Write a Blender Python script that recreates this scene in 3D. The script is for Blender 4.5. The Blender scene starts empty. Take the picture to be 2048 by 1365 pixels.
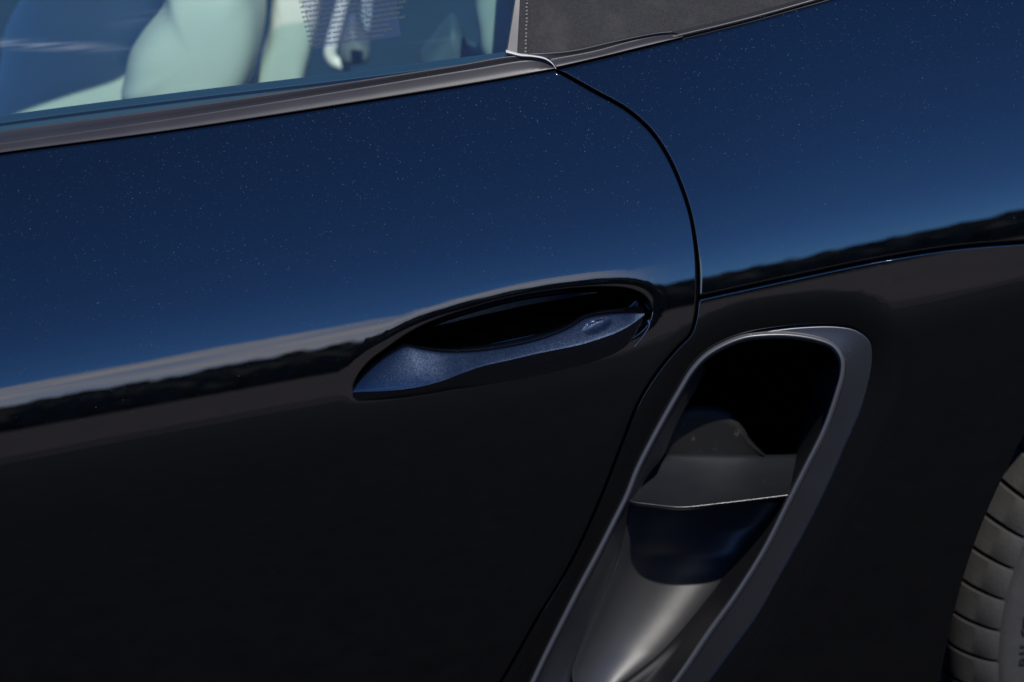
import bpy, math, random
import numpy as np
from mathutils import Matrix, Vector
from mathutils.geometry import delaunay_2d_cdt
random.seed(4); np.random.seed(4)
R = math.radians
sc = bpy.context.scene
col = sc.collection

# ------------------------------------------------------------------ camera
FOC = 88.0; DIST = 1.9; PITCH = R(22); ROLL = R(7.2); YAW = R(0)
TGT = np.array([0.0, 0.0, 0.72])
fw = np.array([math.sin(YAW)*math.cos(PITCH), math.cos(YAW)*math.cos(PITCH), -math.sin(PITCH)])
r0 = np.cross(fw, [0, 0, 1]); r0 /= np.linalg.norm(r0)
u0 = np.cross(r0, fw)
RT = r0*math.cos(ROLL) - u0*math.sin(ROLL)
UP = u0*math.cos(ROLL) + r0*math.sin(ROLL)
CAM = TGT - DIST*fw
cd = bpy.data.cameras.new('camera'); cam = bpy.data.objects.new('camera', cd); col.objects.link(cam)
cd.lens = FOC; cd.sensor_width = 36; cd.clip_end = 5000; cd.clip_start = 0.05
M = Matrix(((RT[0], UP[0], -fw[0], CAM[0]), (RT[1], UP[1], -fw[1], CAM[1]), (RT[2], UP[2], -fw[2], CAM[2]), (0, 0, 0, 1)))
cam.matrix_world = M
cd.dof.use_dof = True; cd.dof.focus_distance = 1.885; cd.dof.aperture_fstop = 4.5
sc.camera = cam

# ------------------------------------------------------------------ light
SUN = np.array([0.19, -0.60, 0.80]); SUN /= np.linalg.norm(SUN)
SUN_EL = math.asin(SUN[2]); SUN_AZ = math.atan2(SUN[0], SUN[1])      # clockwise from +Y
world = bpy.data.worlds.new("World"); sc.world = world; world.use_nodes = True
wn = world.node_tree; wn.nodes.clear()
def N(nt, t, **k):
    n = nt.nodes.new(t)
    for a, b in k.items(): setattr(n, a, b)
    return n
wo = N(wn, 'ShaderNodeOutputWorld'); wb = N(wn, 'ShaderNodeBackground')
sky = N(wn, 'ShaderNodeTexSky', sky_type='NISHITA', sun_disc=False)
sky.sun_elevation = SUN_EL; sky.sun_rotation = SUN_AZ % (2*math.pi)
sky.air_density = 0.42; sky.dust_density = 0.0; sky.ozone_density = 8.0; sky.altitude = 300
wb.inputs['Strength'].default_value = 0.15
# low streaky cloud bank along the horizon
def Mth(nt, op, a, b=None, c=None, clamp=False):
    n = N(nt, 'ShaderNodeMath', operation=op); n.use_clamp = clamp
    for i, v in enumerate((a, b, c)):
        if v is None: continue
        if isinstance(v, (int, float)): n.inputs[i].default_value = v
        else: nt.links.new(v, n.inputs[i])
    return n.outputs[0]
def smooth(nt, v, a, b):
    n = N(nt, 'ShaderNodeMapRange', interpolation_type='SMOOTHSTEP')
    nt.links.new(v, n.inputs[0]); n.inputs[1].default_value = a; n.inputs[2].default_value = b
    return n.outputs[0]
tc = N(wn, 'ShaderNodeTexCoord'); sp = N(wn, 'ShaderNodeSeparateXYZ'); wn.links.new(tc.outputs['Generated'], sp.inputs[0])
az = Mth(wn, 'ARCTAN2', sp.outputs[0], Mth(wn, 'MULTIPLY', sp.outputs[1], -1))   # 0 = straight out from the car side
el = Mth(wn, 'ARCSINE', sp.outputs[2])
cv = N(wn, 'ShaderNodeCombineXYZ'); wn.links.new(Mth(wn, 'MULTIPLY', az, 5), cv.inputs[0]); wn.links.new(Mth(wn, 'MULTIPLY', el, 95), cv.inputs[1])
nz = N(wn, 'ShaderNodeTexNoise'); nz.inputs['Scale'].default_value = 1.0; nz.inputs['Detail'].default_value = 5; wn.links.new(cv.outputs[0], nz.inputs['Vector'])
n2 = N(wn, 'ShaderNodeTexNoise'); n2.inputs['Scale'].default_value = 3.0; n2.inputs['Detail'].default_value = 4; wn.links.new(az, n2.inputs['Vector'])
top = Mth(wn, 'SUBTRACT', R(5.75), Mth(wn, 'MULTIPLY', Mth(wn, 'SUBTRACT', n2.outputs[0], 0.5), R(1.6)))
over = Mth(wn, 'SUBTRACT', top, el)
band = smooth(wn, over, 0.0, R(0.35))
azr = Mth(wn, 'MULTIPLY', smooth(wn, az, 0.10, 0.0), smooth(wn, az, -0.75, -0.45))
streak = Mth(wn, 'ADD', 0.45, Mth(wn, 'MULTIPLY', smooth(wn, nz.outputs[0], 0.35, 0.62), 0.55))
fac = Mth(wn, 'MULTIPLY', Mth(wn, 'MULTIPLY', band, azr), streak, clamp=True)
mx = N(wn, 'ShaderNodeMix', data_type='RGBA'); wn.links.new(fac, mx.inputs[0]); wn.links.new(sky.outputs[0], mx.inputs[6])
mx.inputs[7].default_value = (8.6, 8.5, 9.2, 1)
tint = N(wn, 'ShaderNodeMix', data_type='RGBA', blend_type='MULTIPLY'); tint.inputs[0].default_value = 1
wn.links.new(sky.outputs[0], tint.inputs[6]); tint.inputs[7].default_value = (0.66, 0.97, 1.22, 1); wn.links.new(tint.outputs[2], mx.inputs[6])
wn.links.new(mx.outputs[2], wb.inputs[0]); wn.links.new(wb.outputs[0], wo.inputs[0])
sl = bpy.data.lights.new('sun', 'SUN'); sl.energy = 4.0; sl.angle = R(0.53); sl.color = (1, 0.95, 0.88)
so = bpy.data.objects.new('sun', sl); col.objects.link(so)
so.rotation_euler = Vector((-SUN[0], -SUN[1], -SUN[2])).to_track_quat('-Z', 'Y').to_euler()
sc.view_settings.view_transform = 'Standard'; sc.view_settings.look = 'None'
sc.view_settings.exposure = 0.27; sc.view_settings.gamma = 1
sc.cycles.max_bounces = 8; sc.cycles.transparent_max_bounces = 12
sc.cycles.use_denoising = True

# ------------------------------------------------------------------ materials
def mat(name, base=(0.5, 0.5, 0.5), rough=0.5, metal=0.0, spec=0.5, coat=0.0, coatr=0.02):
    m = bpy.data.materials.new(name); m.use_nodes = True
    b = m.node_tree.nodes['Principled BSDF']
    b.inputs['Base Color'].default_value = (*base, 1); b.inputs['Roughness'].default_value = rough
    b.inputs['Metallic'].default_value = metal; b.inputs['Specular IOR Level'].default_value = spec
    b.inputs['Coat Weight'].default_value = coat; b.inputs['Coat Roughness'].default_value = coatr
    return m, m.node_tree, b
def objvec(nt):
    t = N(nt, 'ShaderNodeTexCoord'); return t.outputs['Object']
def noise(nt, v, s, d=3, r=0.5):
    n = N(nt, 'ShaderNodeTexNoise'); n.inputs['Scale'].default_value = s; n.inputs['Detail'].default_value = d; n.inputs['Roughness'].default_value = r
    nt.links.new(v, n.inputs['Vector']); return n.outputs[0]
def mixc(nt, f, a, b):
    n = N(nt, 'ShaderNodeMix', data_type='RGBA')
    nt.links.new(f, n.inputs[0])
    for i, v in ((6, a), (7, b)):
        if isinstance(v, tuple): n.inputs[i].default_value = (*v, 1)
        else: nt.links.new(v, n.inputs[i])
    return n.outputs[2]
def dust(nt, v, scale, size, keep):
    """small dots at random places: 1 inside a dot"""
    vo = N(nt, 'ShaderNodeTexVoronoi'); vo.inputs['Scale'].default_value = scale; vo.inputs['Randomness'].default_value = 1
    nt.links.new(v, vo.inputs['Vector'])
    s2 = N(nt, 'ShaderNodeSeparateColor'); nt.links.new(vo.outputs['Color'], s2.inputs[0])
    sz = Mth(nt, 'MULTIPLY', s2.outputs[1], size)
    inside = smooth(nt, Mth(nt, 'SUBTRACT', sz, vo.outputs['Distance']), 0, size*0.35)
    return Mth(nt, 'MULTIPLY', inside, Mth(nt, 'LESS_THAN', s2.outputs[0], keep))
def wear_rough(nt, b, base, amp, s=9):
    v = noise(nt, objvec(nt), s, 5)
    nt.links.new(Mth(nt, 'ADD', base-amp/2, Mth(nt, 'MULTIPLY', v, amp)), b.inputs['Roughness'])

def paint_material(name='black_metallic_paint', sheen=False):
    m, nt, b = mat(name, (0.004, 0.0045, 0.006), 0.42, 0.0, 0.0, 1.0, 0.012)
    b.inputs['Coat IOR'].default_value = 1.85
    v = objvec(nt)
    d1 = dust(nt, v, 95, 0.050, 0.35); d2 = dust(nt, v, 520, 0.13, 0.30)
    d = Mth(nt, 'MAXIMUM', d1, d2)
    patch = smooth(nt, noise(nt, v, 7, 3), 0.38, 0.68)
    d = Mth(nt, 'MULTIPLY', d, patch)
    # metal flakes: tiny plates with their own tilt inside the colour coat
    vo = N(nt, 'ShaderNodeTexVoronoi'); vo.inputs['Scale'].default_value = 2100; nt.links.new(v, vo.inputs['Vector'])
    sub = N(nt, 'ShaderNodeVectorMath', operation='SUBTRACT'); nt.links.new(vo.outputs['Color'], sub.inputs[0]); sub.inputs[1].default_value = (0.5, 0.5, 0.5)
    scl = N(nt, 'ShaderNodeVectorMath', operation='SCALE'); nt.links.new(sub.outputs[0], scl.inputs[0])
    s3 = N(nt, 'ShaderNodeSeparateColor'); nt.links.new(vo.outputs['Color'], s3.inputs[0])
    w4 = N(nt, 'ShaderNodeTexWhiteNoise'); nt.links.new(vo.outputs['Color'], w4.inputs[0])
    fl = Mth(nt, 'LESS_THAN', w4.outputs[0], 0.07)
    nt.links.new(Mth(nt, 'ADD', Mth(nt, 'MULTIPLY', fl, 0.35 if sheen else 0.7), 0.11 if sheen else 0.0), scl.inputs['Scale'])
    ge = N(nt, 'ShaderNodeNewGeometry')
    add = N(nt, 'ShaderNodeVectorMath', operation='ADD'); nt.links.new(ge.outputs['Normal'], add.inputs[0]); nt.links.new(scl.outputs[0], add.inputs[1])
    nm = N(nt, 'ShaderNodeVectorMath', operation='NORMALIZE'); nt.links.new(add.outputs[0], nm.inputs[0])
    nt.links.new(nm.outputs[0], b.inputs['Normal'])
    nt.links.new(ge.outputs['Normal'], b.inputs['Coat Normal'])
    c = mixc(nt, fl, (0.0006, 0.0007, 0.0009), (0.0035, 0.0045, 0.0065))
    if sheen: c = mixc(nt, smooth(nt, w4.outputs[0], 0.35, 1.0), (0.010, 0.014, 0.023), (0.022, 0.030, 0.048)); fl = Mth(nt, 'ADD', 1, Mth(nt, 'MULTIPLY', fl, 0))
    c = mixc(nt, d, c, (0.026, 0.026, 0.026))
    nt.links.new(c, b.inputs['Base Color'])
    nt.links.new(Mth(nt, 'MULTIPLY', fl, Mth(nt, 'SUBTRACT', 1, d)), b.inputs['Metallic'])
    nt.links.new(Mth(nt, 'ADD', 0.45, Mth(nt, 'MULTIPLY', fl, 0.0 if sheen else -0.12)), b.inputs['Roughness'])
    nt.links.new(Mth(nt, 'SUBTRACT', 1, Mth(nt, 'MULTIPLY', d, 0.7)), b.inputs['Coat Weight'])
    haze = noise(nt, v, 22, 6, 0.7)
    nt.links.new(Mth(nt, 'ADD', 0.012, Mth(nt, 'MULTIPLY', smooth(nt, haze, 0.5, 0.9), 0.03)), b.inputs['Coat Roughness'])
    return m
PAINT = paint_material()
PAINT_H = paint_material('sheen_handle_paint', True)  # body paint with a brighter metallic base, painting in the handle's sun sheen
def plastic(name, base, rough, spec=0.5, spots=0.25, bumpy=0.0, metal=0.0):
    m, nt, b = mat(name, base, rough, metal, spec)
    v = objvec(nt); wear_rough(nt, b, rough, 0.12, 30)
    d = Mth(nt, 'MULTIPLY', dust(nt, v, 130, 0.10, 0.4), spots)
    c = mixc(nt, noise(nt, v, 14, 5), tuple(x*0.85 for x in base), tuple(x*1.15 for x in base))
    nt.links.new(mixc(nt, d, c, (0.25, 0.25, 0.25)), b.inputs['Base Color'])
    if bumpy:
        bp = N(nt, 'ShaderNodeBump'); bp.inputs['Strength'].default_value = bumpy; bp.inputs['Distance'].default_value = 0.0004
        nt.links.new(noise(nt, v, 1600, 2), bp.inputs['Height']); nt.links.new(bp.outputs[0], b.inputs['Normal'])
    return m
SATIN = plastic('satin_black_plastic', (0.010, 0.0108, 0.0125), 0.40, 0.9, 0.12, 0.03)
VANE = plastic('slate_vane_plastic', (0.010, 0.0115, 0.0145), 0.30, 0.7, 0.5, 0.03)
DUCT = plastic('moulded_duct_plastic', (0.024, 0.0245, 0.026), 0.46, 0.7, 0.12, 0.3)
DARK = plastic('black_moulding', (0.004, 0.004, 0.005), 0.6, 0.3, 0.1)
TRIM = plastic('belt_trim_plastic', (0.024, 0.0235, 0.027), 0.38, 0.5, 0.15, 0.1)
CHROME = mat('bright_metal', (0.6, 0.62, 0.65), 0.18, 1.0)[0]
SILVER = mat('brushed_bar', (0.75, 0.78, 0.78), 0.22, 1.0)[0]
CABIN = plastic('dark_cabin_trim', (0.012, 0.045, 0.085), 0.6, 0.4, 0)  # blue in the base colour stands in for sky reflected by the glass
def leather():
    m, nt, b = mat('cream_leather', (0.62, 0.62, 0.56), 0.5, 0, 0.4)
    v = objvec(nt)
    bp = N(nt, 'ShaderNodeBump'); bp.inputs['Strength'].default_value = 0.25; bp.inputs['Distance'].default_value = 0.001
    nt.links.new(noise(nt, v, 260, 4), bp.inputs['Height']); nt.links.new(bp.outputs[0], b.inputs['Normal'])
    nt.links.new(mixc(nt, noise(nt, v, 6, 4), (0.56, 0.56, 0.50), (0.68, 0.68, 0.62)), b.inputs['Base Color'])
    return m
LEATHER = leather()
def fabric():
    m, nt, b = mat('soft_top_canvas', (0.03, 0.03, 0.032), 0.9, 0, 0.15)
    v = objvec(nt)
    b.inputs['Sheen Weight'].default_value = 0.25; b.inputs['Sheen Roughness'].default_value = 0.4
    w1 = N(nt, 'ShaderNodeTexWave', wave_type='BANDS', bands_direction='X'); w1.inputs['Scale'].default_value = 300; w1.inputs['Distortion'].default_value = 1.0
    w2 = N(nt, 'ShaderNodeTexWave', wave_type='BANDS', bands_direction='Z'); w2.inputs['Scale'].default_value = 300; w2.inputs['Distortion'].default_value = 1.0
    nt.links.new(v, w1.inputs['Vector']); nt.links.new(v, w2.inputs['Vector'])
    h = Mth(nt, 'MULTIPLY', w1.outputs[1], w2.outputs[1])
    bp = N(nt, 'ShaderNodeBump'); bp.inputs['Strength'].default_value = 0.5; bp.inputs['Distance'].default_value = 0.0006
    nt.links.new(h, bp.inputs['Height']); nt.links.new(bp.outputs[0], b.inputs['Normal'])
    c = mixc(nt, noise(nt, v, 420, 3, 0.8), (0.014, 0.014, 0.015), (0.050, 0.049, 0.050))
    c2 = mixc(nt, Mth(nt, 'MULTIPLY', smooth(nt, noise(nt, v, 40, 4), 0.5, 0.9), 0.4), c, (0.09, 0.085, 0.08))
    nt.links.new(c2, b.inputs['Base Color'])
    return m
FABRIC = fabric()
def glass():
    m = bpy.data.materials.new('tinted_side_glass'); m.use_nodes = True; nt = m.node_tree; nt.nodes.clear()
    o = N(nt, 'ShaderNodeOutputMaterial'); tr = N(nt, 'ShaderNodeBsdfTransparent'); gl = N(nt, 'ShaderNodeBsdfGlossy')
    tr.inputs[0].default_value = (0.83, 0.925, 0.905, 1); gl.inputs['Roughness'].default_value = 0.01
    fr = N(nt, 'ShaderNodeFresnel'); fr.inputs[0].default_value = 1.62
    mx = N(nt, 'ShaderNodeMixShader'); nt.links.new(fr.outputs[0], mx.inputs[0]); nt.links.new(tr.outputs[0], mx.inputs[1]); nt.links.new(gl.outputs[0], mx.inputs[2])
    df = N(nt, 'ShaderNodeBsdfDiffuse'); df.inputs[0].default_value = (0.5, 0.52, 0.55, 1)
    v = objvec(nt)
    # thin streaky dust film on the pane
    mp = N(nt, 'ShaderNodeMapping'); mp.inputs['Scale'].default_value = (6, 1, 90); nt.links.new(v, mp.inputs[0])
    f = Mth(nt, 'ADD', 0.008, Mth(nt, 'MULTIPLY', smooth(nt, noise(nt, mp.outputs[0], 1, 4), 0.6, 0.85), 0.06))
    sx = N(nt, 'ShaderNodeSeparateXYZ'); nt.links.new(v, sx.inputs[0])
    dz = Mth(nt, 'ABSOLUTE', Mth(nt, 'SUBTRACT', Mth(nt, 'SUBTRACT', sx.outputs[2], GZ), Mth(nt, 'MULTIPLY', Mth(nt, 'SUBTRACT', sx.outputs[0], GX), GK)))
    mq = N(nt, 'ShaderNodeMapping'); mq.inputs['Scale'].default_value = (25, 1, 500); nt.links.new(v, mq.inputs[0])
    sm = Mth(nt, 'MULTIPLY', Mth(nt, 'MULTIPLY', smooth(nt, dz, 0.006, 0.0), smooth(nt, sx.outputs[0], GX+.10, GX-.02)), smooth(nt, noise(nt, mq.outputs[0], 1, 3), 0.3, 0.7))  # painted pale streak standing in for a sky reflection on the glass
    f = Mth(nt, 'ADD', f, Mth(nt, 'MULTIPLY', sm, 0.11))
    m2 = N(nt, 'ShaderNodeMixShader'); nt.links.new(f, m2.inputs[0]); nt.links.new(mx.outputs[0], m2.inputs[1]); nt.links.new(df.outputs[0], m2.inputs[2])
    nt.links.new(m2.outputs[0], o.inputs[0]); return m
def film():
    m = bpy.data.materials.new('clear_sticker_film'); m.use_nodes = True; nt = m.node_tree; nt.nodes.clear()
    o = N(nt, 'ShaderNodeOutputMaterial'); tr = N(nt, 'ShaderNodeBsdfTransparent'); df = N(nt, 'ShaderNodeBsdfDiffuse')
    tr.inputs[0].default_value = (0.92, 0.90, 0.97, 1); df.inputs[0].default_value = (0.35, 0.3, 0.6, 1)
    mx = N(nt, 'ShaderNodeMixShader'); mx.inputs[0].default_value = 0.06; nt.links.new(tr.outputs[0], mx.inputs[1]); nt.links.new(df.outputs[0], mx.inputs[2])
    nt.links.new(mx.outputs[0], o.inputs[0]); return m
FILM = film()
INK = mat('grey_ink', (0.03, 0.04, 0.045), 0.6)[0]
WEAVE = mat('belt_webbing', (0.55, 0.56, 0.58), 0.7)[0]
THREAD = mat('grey_thread', (0.12, 0.12, 0.115), 0.8)[0]
def rubber():
    m, nt, b = mat('dusty_tyre_rubber', (0.03, 0.03, 0.028), 0.6, 0, 0.4)
    v = objvec(nt)
    nt.links.new(mixc(nt, noise(nt, v, 40, 6, 0.7), (0.022, 0.0215, 0.020), (0.052, 0.050, 0.046)), b.inputs['Base Color'])
    bp = N(nt, 'ShaderNodeBump'); bp.inputs['Strength'].default_value = 0.3; bp.inputs['Distance'].default_value = 0.001
    nt.links.new(noise(nt, v, 300, 4), bp.inputs['Height']); nt.links.new(bp.outputs[0], b.inputs['Normal']); return m
RUBBER = rubber()
LETTER = mat('letter_rubber', (0.012, 0.012, 0.012), 0.5)[0]
BLK = 0.0

# ------------------------------------------------------------------ mesh helpers
def new_obj(name, verts, faces, m, parent=None, smoothed=True, sharp=None, normals=None):
    me = bpy.data.meshes.new(name); me.from_pydata([tuple(map(float, v)) for v in verts], [], [tuple(map(int, f)) for f in faces]); me.update()
    if m: me.materials.append(m)
    if smoothed: me.shade_smooth()
    if sharp: me.set_sharp_from_angle(angle=R(sharp))
    if normals is not None: me.normals_split_custom_set_from_vertices([tuple(map(float, n)) for n in normals])
    o = bpy.data.objects.new(name, me); col.objects.link(o)
    if parent: o.parent = parent
    return o
def cat(P, n, closed=False):
    """smooth curve through P resampled to n points evenly by length"""
    P = np.asarray(P, float)
    if closed: Q = np.vstack([P[-1], P, P[0], P[1]])
    else: Q = np.vstack([2*P[0]-P[1], P, 2*P[-1]-P[-2]])
    out = []
    for i in range(1, len(Q)-2):
        p0, p1, p2, p3 = Q[i-1], Q[i], Q[i+1], Q[i+2]
        for t in np.linspace(0, 1, 24, endpoint=False):
            d0 = max(np.linalg.norm(p1-p0), 1e-9)**.5; d1 = max(np.linalg.norm(p2-p1), 1e-9)**.5; d2 = max(np.linalg.norm(p3-p2), 1e-9)**.5
            m1 = (p2-p1) + d1*((p1-p0)/d0 - (p2-p0)/(d0+d1)); m2 = (p2-p1) + d1*((p3-p2)/d2 - (p3-p1)/(d1+d2))
            out.append(p1 + m1*t + (-3*p1+3*p2-2*m1-m2)*t*t + (2*p1-2*p2+m1+m2)*t**3)
    out.append(Q[-2]); out = np.array(out)
    L = np.r_[0, np.cumsum(np.linalg.norm(np.diff(out, axis=0), axis=1))]
    s = np.linspace(0, L[-1], n+1 if closed else n)
    r = np.column_stack([np.interp(s, L, out[:, k]) for k in range(out.shape[1])])
    return r[:-1] if closed else r
def loft(name, rows, m, parent=None, closed=False, sub=1, sharp=None, flip=False, capends=False):
    rows = [np.asarray(r, float) for r in rows]
    if sub > 1:
        A = np.array(rows); n = (len(rows)-1)*sub+1
        tt = np.linspace(0, len(rows)-1, n); out = []
        for t in tt:
            i = min(int(t), len(rows)-2); f = t-i
            p1, p2 = A[i], A[i+1]; p0 = A[i-1] if i > 0 else 2*p1-p2; p3 = A[i+2] if i+2 < len(A) else 2*p2-p1
            out.append(0.5*((2*p1)+(-p0+p2)*f+(2*p0-5*p1+4*p2-p3)*f*f+(-p0+3*p1-3*p2+p3)*f**3))
        rows = out
    n = len(rows[0]); V = np.vstack(rows); F = []
    for j in range(len(rows)-1):
        for i in range(n if closed else n-1):
            a = j*n+i; b = j*n+(i+1) % n
            F.append((a, b, b+n, a+n) if not flip else (a, a+n, b+n, b))
    if capends:
        F.append(tuple(range(n))[::-1]); F.append(tuple(range(len(V)-n, len(V))))
    return new_obj(name, V, F, m, parent, True, sharp)

# ------------------------------------------------------------------ pixels of the photo (2048 wide) to points
def rays(px):
    px = np.atleast_2d(np.asarray(px, float))
    k = 36/FOC/2048
    return fw + ((px[:, 0]-1024)*k)[:, None]*RT + (-(px[:, 1]-682.5)*k)[:, None]*UP
def hit(px, fn, off=0.0):
    d = rays(px); t = np.full(len(d), DIST)
    for _ in range(60):
        p = CAM + d*t[:, None]
        t = t + 0.8*((fn(p[:, 0], p[:, 2])+off - CAM[1])/d[:, 1] - t)
    return CAM + d*t[:, None]

# ---- the body side: y = S(x, z)
def plan(x): return 0.085*(x+0.02)**2
tree_px = [(0, 819), (200, 776), (400, 733), (600, 693), (800, 655), (1000, 618), (1280, 573), (1390, 549), (1519, 520), (1665, 490), (1811, 466), (2045, 424)]
hp = hit(tree_px, lambda x, z: plan(x))
zc = np.polyfit(hp[:, 0], hp[:, 2], 3)
def lin_ext(c, x, a, b):
    xc = np.clip(x, a, b); return np.polyval(c, xc) + np.polyval(np.polyder(c), xc)*(x-xc)
def zh(x): return lin_ext(zc, x, -0.5, 0.5)
tocam = CAM - hp; th = np.arctan2(tocam[:, 2], np.hypot(tocam[:, 0], tocam[:, 1]))
s0c = np.polyfit(hp[:, 0], np.tan((th+R(3.2))/2), 2)
def s0(x): return lin_ext(s0c, x, -0.5, 0.5)
# slope added below/above the horizon line (u in metres above it), integrated twice-smooth
ut = np.arange(-1.0, 1.0, 0.0002)
def prof(kn):
    k = np.array(kn); s = np.interp(ut, k[:, 0], np.radians(k[:, 1]))
    w = np.hanning(221); w /= w.sum(); s = np.convolve(np.pad(s, 110, mode='edge'), w, 'valid')
    A = np.r_[0, np.cumsum((s[1:]+s[:-1])/2*0.0002)]
    return A - np.interp(0, ut, A)
A_door = prof([(-1, -19), (-.45, -19), (-.30, -16), (-.15, -12.5), (-.088, -10.3), (-.068, -8.3), (-.048, -4.0), (-.029, -1.55), (0, 0), (.03, 3.4), (.1, 10.5), (.2, 20), (.32, 31), (1, 42)])
A_fend = prof([(-1, -20), (-.30, -15), (-.15, -12), (-.09, -11), (-.058, -6), (-.026, -1.6), (0, 0), (.03, 2.4), (.10, 7), (.15, 10.5), (.19, 15.5), (.23, 16.5), (.30, 19), (1, 45)])
def sstep(a, b, x):
    t = np.clip((x-a)/(b-a), 0, 1); return t*t*t*(t*(6*t-15)+10)
def S0(x, z):
    u = z-zh(x); w = sstep(0.05, 0.30, x)
    return plan(x) + s0(x)*u + (1-w)*np.interp(u, ut, A_door) + w*np.interp(u, ut, A_fend)
_S00 = S0
_rl = hit([(1690, 672), (2048, 592)], _S00); _rx0 = float(_rl[0][0]); _rz0 = float(_rl[0][2]); _rk = float((_rl[1][2]-_rl[0][2])/(_rl[1][0]-_rl[0][0]))
def S0(x, z):      # the swelling over the wheel arch
    d = z-_rz0-_rk*(x-_rx0)-0.25*np.clip(x-_rx0, 0, 1)**2
    return _S00(x, z) - 0.00085*np.exp(-(d/0.019)**2)*sstep(_rx0-0.035, _rx0+0.05, x)
def P3(px, off=0.0): return hit(px, S0, off)

def seg_dist(P, poly, closed=True):
    A = poly; B = np.roll(poly, -1, axis=0) if closed else None
    if not closed: A, B = poly[:-1], poly[1:]
    out = np.empty(len(P)); d = B-A; L = (d**2).sum(1)+1e-18
    for s in range(0, len(P), 4000):
        p = P[s:s+4000, None, :]-A[None]
        t = np.clip((p*d[None]).sum(2)/L, 0, 1)
        out[s:s+4000] = np.sqrt((((p-t[..., None]*d[None])**2).sum(2)).min(1))
    return out
def inside(P, poly):
    x, z = P[:, 0], P[:, 1]; r = np.zeros(len(P), bool); n = len(poly)
    for i in range(n):
        x1, z1 = poly[i]; x2, z2 = poly[(i+1) % n]
        if z1 == z2: continue
        c = ((z1 > z) != (z2 > z)) & (x < (x2-x1)*(z-z1)/(z2-z1)+x1); r ^= c
    return r
def sdist(P, poly): return seg_dist(P, poly)*np.where(inside(P, poly), 1, -1)
def area(p): return 0.5*np.sum(p[:, 0]*np.roll(p[:, 1], -1)-np.roll(p[:, 0], -1)*p[:, 1])
def resample(p, step, closed=True):
    q = np.vstack([p, p[:1]]) if closed else p
    L = np.r_[0, np.cumsum(np.linalg.norm(np.diff(q, axis=0), axis=1))]; n = max(8, int(L[-1]/step))
    s = np.linspace(0, L[-1], n+1)
    r = np.column_stack([np.interp(s, L, q[:, k]) for k in range(2)]); return r[:-1] if closed else r
def offset(p, d):
    """move a closed outline inward by d"""
    if area(p) < 0: p = p[::-1]
    t = np.roll(p, -1, axis=0)-np.roll(p, 1, axis=0); t /= np.linalg.norm(t, axis=1)[:, None]+1e-12
    return p + d*np.column_stack([-t[:, 1], t[:, 0]])

# ---- outlines in car coordinates
def xz(px, off=0): 
    p = P3(px, off); return p[:, [0, 2]]
belt_px = [(-420, 372), (0, 309), (342, 263), (700, 209), (964, 166), (1110, 140)]
fbelt_px = [(1110, 140), (1278, 99), (1364, 77), (1500, 43), (1660, -2), (2048, -112), (2360, -200)]
gap_px = [(1110, 140), (1186, 183), (1255, 222), (1300, 262), (1332, 308), (1358, 363), (1380, 430), (1392, 500), (1396, 550), (1396, 598)]
gap2_px = [(1396, 598), (1391, 640), (1381, 670), (1358, 694), (1329, 727), (1298, 770), (1275, 811), (1247, 882), (1209, 980), (1171, 1068), (1133, 1144), (1073, 1242), (1007, 1357), (900, 1530), (820, 1660)]
seam_px = [(1396, 598), (1556, 563), (1738, 525), (1903, 498), (2048, 486), (2360, 468)]
intake_l = [(1500, 672), (1450, 690), (1411, 714), (1383, 744), (1356, 788), (1328, 837), (1301, 887), (1274, 941), (1252, 996), (1225, 1050), (1197, 1105), (1159, 1176), (1126, 1241), (1088, 1318), (1050, 1400), (1020, 1470), (1010, 1540), (1050, 1590), (1130, 1590)]
intake_r = [(1240, 1545), (1340, 1450), (1417, 1365), (1460, 1308), (1515, 1232), (1559, 1155), (1619, 1046), (1657, 969), (1690, 893), (1728, 802), (1740, 758), (1745, 718), (1740, 686), (1712, 663), (1673, 656), (1608, 657), (1550, 663)]
intake_px = cat(intake_l+intake_r, 260, True)
arch_px = [(2360, 560), (2180, 700), (2100, 790), (2048, 873), (2015, 940), (1983, 1009), (1958, 1070), (1937, 1130), (1915, 1207), (1896, 1290), (1881, 1365), (1862, 1500), (1850, 1660)]
belt = xz(cat(belt_px, 160)); fbelt = xz(cat(fbelt_px, 160)); gap = xz(cat(gap_px, 120)); gap2 = xz(cat(gap2_px, 160)); seam = xz(cat(seam_px, 120))
intake = xz(intake_px); arch = xz(cat(arch_px, 160))
low = xz([(-420, 1660)])
door_o = np.vstack([belt, gap[1:], gap2[1:], low])
fend_o = np.vstack([gap, seam[1:], fbelt[::-1][:-1]])
side_o = np.vstack([gap2[::-1], seam[1:], arch[1:]])
recess_px = [(707, 783), (713, 757), (738, 724), (776, 695), (808, 672), (857, 646), (941, 617), (1029, 594), (1117, 580), (1205, 574), (1258, 578), (1287, 590), (1302, 609), (1303, 632), (1289, 656), (1264, 676), (1234, 691), (1187, 706), (1117, 723), (1047, 738), (976, 753), (906, 768), (836, 780), (765, 787), (722, 787)]
recess = resample(xz(cat(recess_px, 200, True)), 0.0025)
def softpos(d, k): return np.where(d < -k, 0, np.where(d > k, d, (d+k)**2/(4*k)))
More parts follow.
